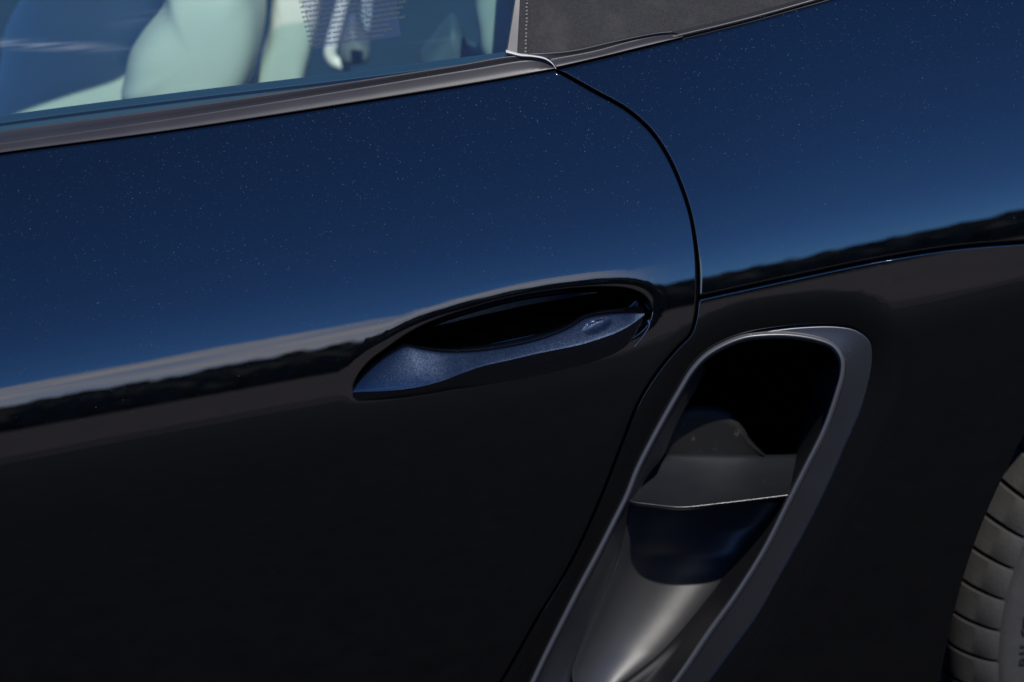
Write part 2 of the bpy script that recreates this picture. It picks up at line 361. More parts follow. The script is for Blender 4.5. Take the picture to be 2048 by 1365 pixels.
def body(P):
    """full body surface with handle scoop and the roll into the intake"""
    x, z = P[:, 0], P[:, 1]; y = S0(x, z)
    if x.min() < 0.14:
        near = (x > -0.16) & (x < 0.15) & (z > 0.60) & (z < 0.82)
        if near.any():
            Q = P[near]; sd_ = sdist(Q, recess); y[near] += 0.0003*np.clip(1+sd_/0.012, 0, 1)**2; d = softpos(sdist(Q, recess)-0.0006, 0.0011)
            t = np.clip(d/0.012, 0, 1); y[near] += (0.018+0.42*softpos(zh(Q[:, 0])+0.004-Q[:, 1], 0.02))*(1-(1-t)**2.3)
    near = x > -0.05
    if near.any():
        d = seg_dist(P[near], intake); t = np.clip(1-d/0.030, 0, 1)
        y[near] += 0.0055*t**2
    return y

def panel(name, outline, parent, holes=(), step=0.006, half_gap=0.0010, rad=0.0015, fine=(), hgap=0.0008, m=PAINT):
    outl = resample(outline, 0.0035)
    if area(outl) < 0: outl = outl[::-1]
    loops = [offset(outl, half_gap)]; hl = []
    for h in holes:
        q = resample(h, 0.003); 
        if area(q) < 0: q = q[::-1]
        hl.append(offset(q, -hgap))
    def D(P):
        d = sdist(P, loops[0])
        for h in hl: d = np.minimum(d, -sdist(P, h))
        return d
    def edge(d, rad):
        d = np.clip(d+0.12*rad, 0, rad); return rad-np.sqrt(np.maximum(rad*rad-(rad-d)**2, 0))
    def Hf(P):
        y = body(P)+edge(sdist(P, loops[0]), rad)
        for h in hl: y = y+edge(-sdist(P, h), 0.0008)
        return y
    ring = [0, 0.00012, 0.0003, 0.0006, 0.001, 0.0015, 0.0022, 0.0034]
    pts = [loops[0]]; 
    for h in hl: pts.append(h)
    extra = []
    for r_ in ring[1:]:
        extra.append(offset(loops[0], r_))
        for h in hl: extra.append(offset(h, -r_))
    b0, b1 = loops[0].min(0), loops[0].max(0)
    gx, gz = np.meshgrid(np.arange(b0[0], b1[0], step), np.arange(b0[1], b1[1], step)); gx[::2] += step/2
    G = np.column_stack([gx.ravel(), gz.ravel()]); G = G[D(G) > 0.0048]; 
    for lp in fine:
        keep = np.ones(len(G), bool); sd = sdist(G, lp); keep = ~((sd > -0.005)); G = G[keep]
        for r_ in (-0.004, -0.0028, -0.0018, -0.001, -0.0004, 0.0, .0005, .001, .0016, .0024, .0034, .0046, .006, .007, .0085, .0105, .0125, .015):
            q = offset(lp, r_); ok = np.abs(sdist(q, lp)-r_) < 0.0004; extra.append(q[ok])
        bb0, bb1 = lp.min(0), lp.max(0); fx, fz = np.meshgrid(np.arange(bb0[0], bb1[0], .003), np.arange(bb0[1], bb1[1], .003))
        Q = np.column_stack([fx.ravel(), fz.ravel()]); extra.append(Q[sdist(Q, lp) > 0.0165])
    E = np.vstack(extra); dE = D(E); E = E[dE > 0.00008]
    V = list(pts); nb = [len(p) for p in pts]; V.append(E); V.append(G); V = np.vstack(V)
    edges = []; s = 0
    for k in nb:
        edges += [(s+i, s+(i+1) % k) for i in range(k)]; s += k
    r = delaunay_2d_cdt([Vector(v) for v in V], edges, [], 0, 1e-6)
    vv = np.array([tuple(v) for v in r[0]]); tris = np.array([f for f in r[2] if len(f) == 3])
    cen = vv[tris].mean(1); ok = inside(cen, loops[0])
    for h in hl: ok &= ~inside(cen, h)
    tris = tris[ok]
    y = Hf(vv); h = 0.00025
    gxn = (Hf(vv+[h, 0])-Hf(vv-[h, 0]))/(2*h); gzn = (Hf(vv+[0, h])-Hf(vv-[0, h]))/(2*h)
    nrm = np.column_stack([gxn, -np.ones(len(vv)), gzn]); 
    dv = D(vv); bmask = dv < 0.00006
    nrm /= np.linalg.norm(nrm, axis=1)[:, None]
    nrm[bmask] = nrm[bmask]
    P = np.column_stack([vv[:, 0], y, vv[:, 1]]); F = [tuple(t) for t in tris]; NN = list(nrm); PP = list(P)
    # orient
    a, b, c = P[tris[:, 0]], P[tris[:, 1]], P[tris[:, 2]]; fn = np.cross(b-a, c-a)[:, 1]
    F = [t if f < 0 else (t[0], t[2], t[1]) for t, f in zip(F, fn)]
    # returned flange along every boundary loop
    ec = {}
    for t in F:
        for e in ((t[0], t[1]), (t[1], t[2]), (t[2], t[0])): ec[e] = 1
    bed = [e for e in ec if (e[1], e[0]) not in ec]
    dup = {}
    for e in bed:
        for i in e:
            if i not in dup:
                nn = nrm[i].copy(); nn[1] = -0.15; nn /= np.linalg.norm(nn)
                dup[i] = (len(PP), len(PP)+1); PP.append(P[i]); PP.append(P[i]+[0, 0.014, 0]); NN.append(nn); NN.append(nn)
    for a_, b_ in bed: F.append((b_, a_, dup[a_][1], dup[b_][1])) if False else F.append((dup[b_][0], dup[a_][0], dup[a_][1], dup[b_][1]))
    return new_obj(name, PP, F, m, parent, True, None, NN)

def empty(name, loc=(0, 0, 0)):
    o = bpy.data.objects.new(name, None); col.objects.link(o); o.location = loc; o.empty_display_size = 0.1; return o
car = empty('sports_car')
car['label'] = 'glossy black two-seat convertible seen close at its door handle, side air intake and rear tyre'
car['category'] = 'car'

# ------------------------------------------------------------------ setting
def sheet(name, x0, x1, y0, y1, z, m):
    o = new_obj(name, [(x0, y0, z), (x1, y0, z), (x1, y1, z), (x0, y1, z)], [(0, 1, 2, 3)], m, None, False); o['kind'] = 'structure'; return o
def ground_mat(name, a, b, s, rough=0.9):
    m, nt, bb = mat(name, a, rough, 0, 0.2); v = objvec(nt)
    f = Mth(nt, 'MULTIPLY', Mth(nt, 'ADD', noise(nt, v, s, 8, 0.7), noise(nt, v, s*40, 4, 0.7)), 0.5)
    nt.links.new(mixc(nt, smooth(nt, f, 0.35, 0.65), a, b), bb.inputs['Base Color']); return m
sheet('ground', -1500, 1500, -1500, 1500, 0, ground_mat('dry_field', (0.075, 0.06, 0.054), (0.12, 0.095, 0.088), 0.05))
sheet('gravel_verge', -60, 60, -9.2, -6.0, 0.004, ground_mat('gravel', (0.03, 0.027, 0.026), (0.07, 0.06, 0.056), 2.0))
sheet('asphalt', -60, 60, -6.6, 14, 0.008, ground_mat('asphalt', (0.006, 0.006, 0.007), (0.016, 0.0155, 0.017), 0.6))
def tree_line():
    V, F = [], []
    n = 0
    ang = np.radians(np.arange(0, 360, 0.3))
    for layer, (rad, hh) in enumerate(((128, 4.9), (136, 6.0), (146, 7.25))):
        for a in ang:
            h = hh*(0.86+0.12*random.random()) + 0.22*math.sin(a*9+layer)+0.15*math.sin(a*31)
            r_ = rad+random.uniform(-3, 3); cx, cy = r_*math.sin(a), -r_*math.cos(a)
            for k in range(2):
                w = random.uniform(1.2, 2.2); zc_ = h*(0.32+0.36*k); hz = h*0.42
                base = len(V); m_, q = 5, 7
                for i in range(m_+1):
                    ph = -math.pi/2+math.pi*i/m_
                    for j in range(q):
                        t = 2*math.pi*j/q; jj = 1+random.uniform(-.28, .28)
                        V.append((cx+w*jj*math.cos(ph)*math.cos(t), cy+w*jj*math.cos(ph)*math.sin(t), zc_+hz*jj*math.sin(ph)))
                for i in range(m_):
                    for j in range(q):
                        F.append((base+i*q+j, base+i*q+(j+1) % q, base+(i+1)*q+(j+1) % q, base+(i+1)*q+j))
    m, nt, b = mat('distant_foliage', (0.03, 0.045, 0.02), 0.9, 0, 0.1); v = objvec(nt)
    nt.links.new(mixc(nt, smooth(nt, noise(nt, v, 0.35, 6, 0.7), 0.35, 0.65), (0.07, 0.09, 0.075), (0.20, 0.19, 0.14)), b.inputs['Base Color'])
    o = new_obj('tree_line', V, F, m, None, False); o['kind'] = 'stuff'
tree_line()

# ------------------------------------------------------------------ body panels
door = panel('door', door_o, car, fine=[recess])
fender = panel('rear_fender', fend_o, car, rad=0.0021)
side = panel('side_panel', side_o, car, holes=[intake], rad=0.0008)
# dark inner structure seen in the shut lines
def backing(name, px, off, m, parent):
    g = cat(px, 60); A = P3(g, off); d = np.array([0.02, 0, 0])
    return loft(name, [A-[.015, 0, .012], A, A+[.015, 0, .012]], m, parent)
backing('door_jamb', gap_px+gap2_px[1:], 0.013, DARK, car)
backing('fender_flange', seam_px, 0.012, DARK, car)

# ------------------------------------------------------------------ door handle
def handle():
    st = [ # top px, crease px, low px, then depth offsets (top, crease, low)
        ((707, 779), (705, 785), (706, 800), -.0006, -.0012, .002),
        ((716, 765), (716, 783.5), (716, 802), -.0008, -.0040, .000),
        ((733, 746), (735, 783.5), (735, 801.5), -.0010, -.0075, -.0015),
        ((760, 721), (765, 782), (765, 800), -.0012, -.0105, -.003),
        ((785, 704), (801, 779), (800, 797), -.0012, -.0125, -.004),
        ((811, 692), (836, 774), (836, 792), -.0012, -.0135, -.005),
        ((842, 698), (862, 768), (870, 787), -.0008, -.0143, -.005),
        ((880, 704), (893, 758.5), (906, 780), .0000, -.0150, -.005),
        ((920, 705), (928, 744.5), (945, 775), .0008, -.0158, -.005),
        ((965, 702), (968, 731), (985, 768), .0012, -.0166, -.005),
        ((1012, 695), (1017, 720), (1035, 760), .0012, -.0172, -.005),
        ((1060, 685), (1068, 708), (1085, 750), .0010, -.0175, -.005),
        ((1105, 671), (1117, 698), (1130, 739), .0008, -.0172, -.005),
        ((1140, 655), (1158, 689.5), (1168, 730), .0004, -.0166, -.005),
        ((1170, 637), (1196, 678), (1204, 718), .0004, -.0157, -.005),
        ((1205, 629.5), (1226, 667.5), (1232, 706), .0004, -.0145, -.0045),
        ((1240, 627), (1253, 654.5), (1252, 692), .0000, -.0130, -.004),
        ((1268, 627), (1273, 641.5), (1268, 674), -.0085, -.0118, -.003),
        ((1289, 627.5), (1289, 629.5), (1282, 650), -.0098, -.0102, -.002)]
    st2 = []
    for i, s in enumerate(st):
        hg = abs(s[1][1]-s[0][1])*.00039; w = sstep(4, 11, i)
        st2.append(s if i > 16 else (s[0], s[1], s[2], min(s[4]+hg*(.46*(1-w)+.78*w), .0030), s[4], s[5]))
    st = st2
    T = [P3([s[0]], s[3])[0] for s in st]; C = [P3([s[1]], s[4])[0] for s in st]; L = [P3([s[2]], s[5])[0] for s in st]
    n = 220
    par = np.linspace(0, 1, len(st)); q = np.linspace(0, 1, n)
    def row(A):
        A = np.array(A); out = []
        for t in q*(len(A)-1):
            i = min(int(t), len(A)-2); f = t-i; p1, p2 = A[i], A[i+1]
            p0 = A[i-1] if i else 2*p1-p2; p3 = A[i+2] if i+2 < len(A) else 2*p2-p1
            out.append(0.5*((2*p1)+(-p0+p2)*f+(2*p0-5*p1+4*p2-p3)*f*f+(-p0+3*p1-3*p2+p3)*f**3))
        return np.array(out)
    T, C, L = row(T), row(C), row(L)
    hgt = np.linalg.norm(T-C, axis=1)
    rows = [T+np.c_[np.zeros(n), np.full(n, .016), -0.15*hgt], T+np.c_[np.zeros(n), np.full(n, .005), -0.0*hgt], T+[0, 0.0008, 0]]
    K = 14
    for k in range(1, K+1):
        f = k/K; bulge = (0.02+0.055*sstep(.45, .15, q))*hgt*4*f*(1-f)
        p = T*(1-f)+C*f; p = p + np.c_[np.zeros(n), -bulge*0.9, bulge*0.45]
        rows.append(p if k < K else C)
    # softened crease then the lower face, gently hollow
    hl = np.linalg.norm(L-C, axis=1)
    rows[-1] = C*0.97+0.03*T
    rows.append(C+np.c_[np.zeros(n), np.full(n, -.0001), -0.02*hl])
    for k in range(1, 9):
        f = k/8; p = C*(1-f)+L*f; b = 0.06*hl*4*f*(1-f); rows.append(p+np.c_[np.zeros(n), -b, -b*0.2])
    rows.append(L+np.c_[np.zeros(n), np.full(n, .004), -0.0006+0*q]); rows.append(L+np.c_[np.zeros(n), np.full(n, .012), .003+0*q])
    A = np.array(rows)
    kc = P3([(1194, 652)], -.008)[0]; d2 = ((A[..., 0]-kc[0]-.25*(A[..., 2]-kc[2]))/.0095)**2+((A[..., 2]-kc[2]-.18*(A[..., 0]-kc[0]))/.0028)**2
    A[..., 1] += .0022*np.clip(1.25-d2, 0, 1)**.8
    return A
A = handle()
# thumb notch near the rear end of the upper face
notch = P3([(1196, 648)], -.006)[0]
h_ = loft('door_handle', list(A), PAINT_H, door, closed=False, sharp=40)
# lock cover at the rear end of the scoop
lk = P3(cat([(1296, 640), (1300, 646), (1298, 655), (1290, 668), (1276, 686), (1270, 694)], 24), 0.0)
ins = P3(cat([(1290, 640), (1291, 646), (1288, 654), (1281, 664), (1272, 676), (1264, 684)], 24), 0.006)
loft('lock_cover', [lk+[.001, .006, 0], lk+[0, -.001, 0], ins+[0, -.003, 0], ins+[0, .010, 0]], mat('lock_cap_metal', (0.22, 0.23, 0.26), 0.3, 1.0)[0], door, sub=3)

# ------------------------------------------------------------------ belt trim, glass, soft top
xb = np.array(belt); xf = np.array(fbelt)
allb = np.vstack([belt, fbelt[1:]]); bz = np.polyfit(allb[:, 0], allb[:, 1], 5)
def beltz(x): return lin_ext(bz, x, -0.5, 0.5)
TILT = math.tan(R(27))
def Gs(x, z):      # glass / canvas surface leaning inwards above the belt
    zb = beltz(x); return S0(x, zb) + 0.010 + TILT*(z-zb)
def G3(px, off=0.0): return hit(px, Gs, off)
r_low = cat([(-420, 369), (0, 306), (342, 260.5), (700, 206), (964, 163.5), (1108, 138)], 90)
r_mid = cat([(-420, 350), (0, 289), (342, 239), (700, 181), (940, 141), (1070, 122), (1110, 130)], 90)
r_top = cat([(-420, 325), (0, 263), (342, 217), (700, 164), (905, 132), (1039, 111), (1100, 119)], 90)
trim = empty('belt_trim'); trim.parent = car
loft('trim_strip', [P3(r_low+[0, 3], .010), P3(r_low+[0, .5], .0035), P3(r_low-[0, 1.5], .0018), P3(r_mid+[0, 2], .0056), P3(r_mid-[0, 2], .0062), P3(r_top+[0, 3], .0030), P3(r_top, .0045), P3(r_top+[0, 3], .016)], TRIM, trim, sub=2)
arc = cat([(1012, 104), (1024, 107), (1040, 111), (1066, 113), (1090, 118), (1104, 127), (1112, 138)], 30)
w = np.linspace(1, .55, 30)[:, None]*np.array([0, 4.0])
loft('trim_end_seal', [P3(arc+w, .006), P3(arc+w*.6, .002), P3(arc-w*.2, .001), P3(arc-w, .006), P3(arc-w, .012)], mat('pale_seal', (0.5, 0.48, 0.46), 0.35)[0], trim, sub=2)
rr_low = cat([(1112, 135), (1200, 115), (1278, 96), (1340, 81), (1366, 75)], 50)
rr_mid = cat([(1100, 120), (1190, 103), (1265, 83), (1330, 70), (1364, 72)], 50)
rr_top = cat([(1058, 107), (1140, 101), (1227, 82), (1313, 65), (1345, 62)], 50)
loft('rear_trim_strip', [P3(rr_low+[0, 4], .010), P3(rr_low, .0030), P3(rr_low-[0, 1.5], .0015), P3(rr_mid+[0, 2], .0050), P3(rr_mid-[0, 2], .0056), P3(rr_top+[0, 3], .0026), P3(rr_top, .0045), P3(rr_top, .018)], TRIM, trim, sub=2)
# chrome-dark line along the canvas behind the rear trim
cl = cat([(1340, 79), (1500, 40), (1660, -5), (2048, -116), (2360, -205)], 50)
loft('canvas_seal', [P3(cl+[0, 2], .008), P3(cl-[0, 4], .004), P3(cl-[0, 10], .010), P3(cl-[0, 14], .016)], TRIM, trim, sub=2)

def grid_px(fn, x0s, x1s, ys, n, off):   # rows of pixels
    return [fn(cat([(a, y1), (b, y2)], n), off) for (a, y1, b, y2) in ys]
def slab(name, rows, thick, m, parent, sharp=50):
    """a sheet with real thickness"""
    A = np.array(rows); B = A+np.array([0, thick, 0]); nr, n = A.shape[:2]
    V = np.vstack([A.reshape(-1, 3), B.reshape(-1, 3)]); F = []; o = nr*n
    for j in range(nr-1):
        for i in range(n-1):
            a = j*n+i; F.append((a, a+n, a+n+1, a+1)); F.append((o+a, o+a+1, o+a+n+1, o+a+n))
    for i in range(n-1):
        F.append((i, i+1, o+i+1, o+i)); k = (nr-1)*n+i; F.append((k, o+k, o+k+1, k+1))
    for j in range(nr-1):
        k = j*n; F.append((k, o+k, o+k+n, k+n)); k = j*n+n-1; F.append((k, k+n, o+k+n, o+k))
    return new_obj(name, V, F, m, parent, True, sharp)
_g = G3([(100, 94), (250, 100)]); GX, GZ = float(_g[0][0]), float(_g[0][2]); GK = float((_g[1][2]-_g[0][2])/(_g[1][0]-_g[0][0]))
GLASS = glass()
window = empty('side_window'); window.parent = car
def glass_rows(off, x_end, ztop=0.30):
    zs = np.linspace(-0.05, ztop, 24); rows = []
    for k, dz in enumerate(zs):
        xs = np.linspace(-0.75, x_end(dz), 60); z = beltz(xs)+dz
        rows.append(np.c_[xs, Gs(xs, z)+off+0.25*max(dz, 0)**2, z])
    return rows
ge0 = G3([(1012, 112)])[0]; ge1 = G3([(1030, 0)])[0]
def xe(dz): return ge0[0]+(ge1[0]-ge0[0])*(dz-(ge0[2]-beltz(ge0[0])))/max(ge1[2]-ge0[2], 1e-4)
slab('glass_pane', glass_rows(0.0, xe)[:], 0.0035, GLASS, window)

# canvas of the folding roof behind the door window
soft = empty('soft_top'); soft.parent = car
def Cs(x, z): return Gs(x, z)+0.004
def canvas_rows(pxl, pxr, off, ztop=0.34):
    rows = []
    for dz in np.linspace(-0.02, ztop, 26):
        xs = np.linspace(0, 1, 50); a, b = pxl(dz), pxr(dz); xs = a+(b-a)*xs; z = beltz(xs)+dz
        rows.append(np.c_[xs, Gs(xs, z)+off+0.30*max(dz, 0)**2+0.0006*np.sin(xs*90+dz*40), z])
    return rows
def xat(px): 
    p0, p1 = G3([px[0]])[0], G3([px[1]])[0]
    return lambda dz: p0[0]+(p1[0]-p0[0])*(dz-(p0[2]-beltz(p0[0])))/(p1[2]-p0[2])
L1 = xat([(1014, 108), (1032, 0)]); L2 = xat([(1034, 108), (1040, 0)]); L3 = xat([(1054, 108), (1056, 0)])
slab('pillar_seal', canvas_rows(L1, L2, .0005), .01, plastic('grey_pillar_seal', (0.10, 0.095, 0.09), 0.45), soft)
slab('hem_strip', canvas_rows(L2, L3, .0022), .006, FABRIC, soft)
slab('canvas_panel', canvas_rows(lambda d: L3(d), lambda d: 0.62, .0045), .006, FABRIC, soft)
# hem stitches
zt = 0
for k in range(17):
    y0_ = 106-k*7.4+random.uniform(-.8, .8); xx = 1050.5+random.uniform(-.5, .5)+(106-y0_)*0.03
    a, b = G3([(xx, y0_)], .0012)[0], G3([(xx+.6, y0_-4.6)], .0012)[0]
    d = b-a; s = np.array([.0009, 0, 0]); f = np.array([0, -.0008, 0])
    m_ = (a+b)/2
    new_obj('stitch', [a-s*.5, a+s*.5, m_+s+f*.2, b+s*.5, b-s*.5, m_-s+f*.2, m_+f], [(0, 1, 6), (1, 2, 6), (2, 3, 6), (3, 4, 6), (4, 5, 6), (5, 0, 6)], THREAD, soft)

# ------------------------------------------------------------------ cabin
def plane_y(y0, lean=0.0, z0=0.95): return lambda x, z: y0+lean*(z-z0)+0*x
def I3(px, y, lean=0.0): return hit(px, plane_y(y, lean))
# inner door sill seen through the bottom of the glass
s_a = cat([(-420, 295), (0, 232), (342, 187), (700, 144), (1012, 104)], 70); s_b = s_a+[0, 15]; s_c = s_a+[0, 34]
loft('door_sill', [G3(s_a+[0, 2], .09), G3(s_a, .028), G3(s_a+[0, 9], .018), G3(s_b, .012), G3(s_b+[0, 4], .016), G3(s_c, .014), G3(s_c+[0, 30], .014)], CABIN, car, sub=2)
seat = empty('seat'); seat.parent = car
def pillow(name, outline_px, y, depth, m, parent, lean=0.25, puff=1.0, nrm_off=(0, 0)):
    """upholstered piece: rounded front grown from an outline"""
    o = cat(outline_px, 90, True); c = o.mean(0); rows = []
    base = I3(o, y+depth, lean); cc = I3([c], y+depth, lean)[0]
    rows.append(base+[0, depth*1.2, 0]); rows.append(base)
    for rr in (.997, .988, .97, .94, .89, .82, .72, .58, .4, .2, 0):
        P_ = cc+(base-cc)*rr; P_[:, 1] = cc[1]+(base[:, 1]-cc[1])*rr-depth*math.sqrt(1-rr**7)*(0.86+0.14*(1-rr*rr)); rows.append(P_)
    return loft(name, rows, m, parent, closed=True, sharp=60)
pillow('backrest', [(60, -60), (40, 0), (10, 60), (0, 130), (-30, 260), (60, 330), (330, 330), (350, 200), (345, 60), (350, -60), (200, -110)], .50, .03, LEATHER, seat)
pillow('bolster', [(345, -70), (330, 0), (285, 60), (262, 100), (250, 150), (244, 190), (262, 206), (300, 260), (420, 270), (495, 170), (520, 100), (526, 40), (520, -20), (500, -90), (420, -110)], .43, .06, LEATHER, seat)
pillow('seat_shell', [(560, -90), (545, 0), (535, 80), (505, 170), (500, 250), (590, 240), (612, 150), (632, 70), (645, 0), (660, -90)], .53, .03, LEATHER, seat)
# bar and fittings behind the seat
def tube(name, pts, r, m, parent, n=14, k=60):
    P = cat(pts, k); T = np.gradient(P, axis=0); T /= np.linalg.norm(T, axis=1)[:, None]; rows = []
    ref = np.array([0, 1, 0.01])
    for p, t in zip(P, T):
        a = np.cross(t, ref); a /= np.linalg.norm(a); b = np.cross(t, a)
        rows.append([p+r*(math.cos(q)*a+math.sin(q)*b) for q in np.linspace(0, 2*math.pi, n, endpoint=False)])
    return loft(name, rows, m, parent, closed=True, capends=True)
tube('seat_lever', I3([(700, -90), (690, -20), (676, 40), (664, 85), (660, 110), (668, 124), (684, 130), (700, 131)], .60), .0062, mat('white_enamel', (0.85, 0.87, 0.85), 0.25)[0], car)
pillow('bar_cover', [(690, 60), (705, 40), (722, 70), (740, 100), (735, 120), (690, 125), (678, 100)], .62, .02, mat('lever_cover', (0.10, 0.13, 0.15), 0.5)[0], car)
tube('bolt', I3([(708, 115), (713, 113)], .585), .0013, SILVER, car, k=6)
pillow('pillar_trim', [(960, -80), (948, 0), (955, 60), (965, 110), (1000, 140), (1030, 110), (1030, 0), (1030, -80)], .30, .02, mat('pillar_cloth', (0.30, 0.36, 0.36), 0.8)[0], car)
pillow('rear_tray', [(860, 90), (885, 60), (905, 40), (925, 60), (935, 90), (965, 110), (960, 150), (850, 160), (840, 120)], .42, .02, mat('grey_moulding', (0.04, 0.075, 0.11), 0.6)[0], car)
def webbing():
    m, nt, b = mat('seat_belt_webbing', (0.5, 0.5, 0.5), 0.6); v = objvec(nt)
    w1 = N(nt, 'ShaderNodeTexWave', wave_type='BANDS', bands_direction='DIAGONAL'); w1.inputs['Scale'].default_value = 110; w1.inputs['Distortion'].default_value = 3; nt.links.new(v, w1.inputs['Vector'])
    nt.links.new(mixc(nt, w1.outputs[1], (0.04, 0.06, 0.10), (0.85, 0.88, 0.9)), b.inputs['Base Color']); return m
bl_, br_ = I3(cat([(722, -90), (724, 0), (723, 35), (730, 58)], 30), .50), I3(cat([(748, -90), (745, 0), (743, 35), (738, 62)], 30), .50)
slab('seat_belt', [bl_*(1-f)+br_*f for f in np.linspace(0, 1, 8)], .0015, webbing(), car)
# tub, far side, bulkhead and unseen shadow roof
def box(name, x0, x1, y0, y1, z0, z1, m, parent, skip=()):
    V = [(x, y, z) for x in (x0, x1) for y in (y0, y1) for z in (z0, z1)]
    F = {'x0': (0, 1, 3, 2), 'x1': (4, 6, 7, 5), 'y0': (0, 4, 5, 1), 'y1': (2, 3, 7, 6), 'z0': (0, 2, 6, 4), 'z1': (1, 5, 7, 3)}
    return new_obj(name, V, [f for k, f in F.items() if k not in skip], m, parent, False)
box('cabin_tub', -1.2, 0.60, 0.34, 1.60, 0.20, 0.72, CABIN, car, skip=('z1',))
box('bulkhead', 0.42, 0.62, 0.30, 1.55, 0.5, 1.22, CABIN, car)
# unseen roof edge, shaped back along the sun to cast the seat's shadow line
sh_px = [(-140, 240), (0, 196), (130, 156), (250, 112), (275, 72), (340, 0), (420, -80), (520, -190)]
sh = I3(sh_px, .478, .25)
def shadow_roof_edge(p):
    y = np.full(len(p), 0.0); q = p.copy()
    for _ in range(30):
        t = (p[:, 1]-(Gs(q[:, 0], q[:, 2])+0.03))/(-SUN[1]); q = p+t[:, None]*SUN
    return q
re_ = cat(shadow_roof_edge(sh), 60)
shadow_roof_rows = [re_+[0, 0, 0]]
zroof = max(1.25, re_[:, 2].max()+.05)
for f in (0.08, 0.2, 0.35, 0.6, 1.0):
    q = re_.copy(); q[:, 1] += 1.25*f; q[:, 2] += (zroof+0.06-q[:, 2])*(1-(1-f)**3); shadow_roof_rows.append(q)
slab('shadow_roof_panel', shadow_roof_rows, .02, FABRIC, soft)

# ------------------------------------------------------------------ warning label inside the glass
lab = G3([(588, -60), (780, -78), (802, 72), (628, 99)], .0045)
new_obj('warning_label', [*lab, *(lab+[0, .0003, 0])], [(0, 3, 2, 1), (4, 5, 6, 7), (0, 1, 5, 4), (1, 2, 6, 5), (2, 3, 7, 6), (3, 0, 4, 7)], FILM, window, False)
lines = ['Operating, servicing and maintaining a passenger vehicle or',
         'off-highway motor vehicle can expose you to chemicals including',
         'engine exhaust, carbon monoxide, phthalates, and lead, which',
         'are known to the State of California to cause cancer and birth',
         'defects or other reproductive harm. To minimize exposure,',
         'avoid breathing exhaust, do not idle the engine except as',
         'necessary, service your vehicle in a well-ventilated area and',
         'wear gloves or wash your hands frequently when',
         'servicing your vehicle. For more information go to',
         'www.P65Warnings.ca.gov/passenger-vehicle.']
# printed block: pixel positions of the left end of the first and last line give its frame on the pane
p00 = G3([(598, 8)], .0040)[0]; p01 = G3([(619, 95)], .0040)[0]; p10 = G3([(744, -14)], .0040)[0]
ex = p10-p00; ex /= np.linalg.norm(ex); dn = p01-p00
fontc = bpy.data.curves.new('print', 'FONT')
def text_mesh(body_, size, extrude=0.0):
    c = bpy.data.curves.new('print', 'FONT'); c.body = body_; c.size = size; c.resolution_u = 2; c.extrude = extrude; c.offset = 0.00007 if size < .01 else 0
    o = bpy.data.objects.new('tmp', c); col.objects.link(o); dg = bpy.context.evaluated_depsgraph_get(); dg.update()
    me = bpy.data.meshes.new_from_object(o.evaluated_get(dg)); bpy.data.objects.remove(o); 
    V = np.array([tuple(v.co) for v in me.vertices]); F = [tuple(p.vertices) for p in me.polygons]; bpy.data.meshes.remove(me)
    return V, F
for i, s in enumerate(lines):
    V, F = text_mesh(s, 0.0037)
    o_ = p00+dn*i/9.0; dz = -dn/np.linalg.norm(dn)
    W = o_+V[:, :1]*0.86*ex+V[:, 1:2]*dz+[0, -0.0001, 0]
    new_obj('print_line', W, F, INK, window, False)

# ------------------------------------------------------------------ side intake
ink = empty('side_intake'); ink.parent = car
crest_l = [(1130, 1588), (1050, 1588), (1012, 1540), (1022, 1470), (1052, 1400), (1090, 1318), (1128, 1241), (1161, 1176), (1199, 1105), (1227, 1050), (1254, 996), (1276, 941), (1303, 887), (1330, 837), (1358, 788), (1385, 744), (1412, 715), (1450, 692), (1488, 678)]
crest_r = [(1526, 673), (1581, 673), (1635, 682), (1666, 695), (1681, 718), (1682, 746), (1671, 789), (1646, 860), (1608, 937), (1570, 1013), (1526, 1100), (1471, 1188), (1417, 1264), (1357, 1352), (1290, 1435), (1210, 1520)]
CR = cat(crest_l+crest_r, 320, True)
OUTER = cat(intake_l[::-1]+intake_r[::-1], 320, True)
# match outer points to crest points by nearest parameter
def B2s(B, idx):
    ph = np.unwrap(np.array(idx)*2*math.pi/len(B)); n = len(ph); tot = round((ph[-1]-ph[0])/(2*math.pi))*2*math.pi
    w = np.hanning(27); w /= w.sum(); e = np.r_[ph[-13:]-tot, ph, ph[:13]+tot]; q = np.convolve(e, w, 'valid')*len(B)/(2*math.pi)
    q = q % len(B); Bc = np.vstack([B, B[:1]]); t = np.arange(len(B)+1)
    return np.column_stack([np.interp(q, t, Bc[:, k]) for k in range(2)])
def match(A, B):
    """for every point of A the point on closed polyline B nearest it, kept in order"""
    B2 = cat(B, 1600, True); idx = [int(np.argmin(((B2-a)**2).sum(1))) for a in A]; return B2s(B2, idx)
OM = match(CR, OUTER)
dd = np.linalg.norm(OM-CR, axis=1)[:, None]
ctr_in = CR.mean(0)
t = np.roll(CR, -1, 0)-np.roll(CR, 1, 0); t /= np.linalg.norm(t, axis=1)[:, None]; nin = np.c_[-t[:, 1], t[:, 0]]
if ((ctr_in-CR)*nin).sum() < 0: nin = -nin
k_ = np.clip(dd/60, 0, 1)
def R3(px, off):
    off = np.broadcast_to(np.asarray(off, float).ravel() if np.ndim(off) else off, (len(px),))
    d = rays(px); tt = np.full(len(d), DIST)
    for _ in range(40):
        p = CAM+d*tt[:, None]; tt = tt+0.8*((S0(p[:, 0], p[:, 2])+off-CAM[1])/d[:, 1]-tt)
    return CAM+d*tt[:, None]
rows = [R3(OM-nin*4, .018), R3(OM-nin*2.6, .0078), R3(OM-nin*1.6, .0063), R3(OM*.97+CR*.03, .0060)]
for f in (0.25, 0.5, 0.75, 0.86):
    rows.append(R3(OM*(1-f)+CR*f, .0060-.0036*k_[:, 0]*f**1.5))
oc = .0060-.0036*k_[:, 0]
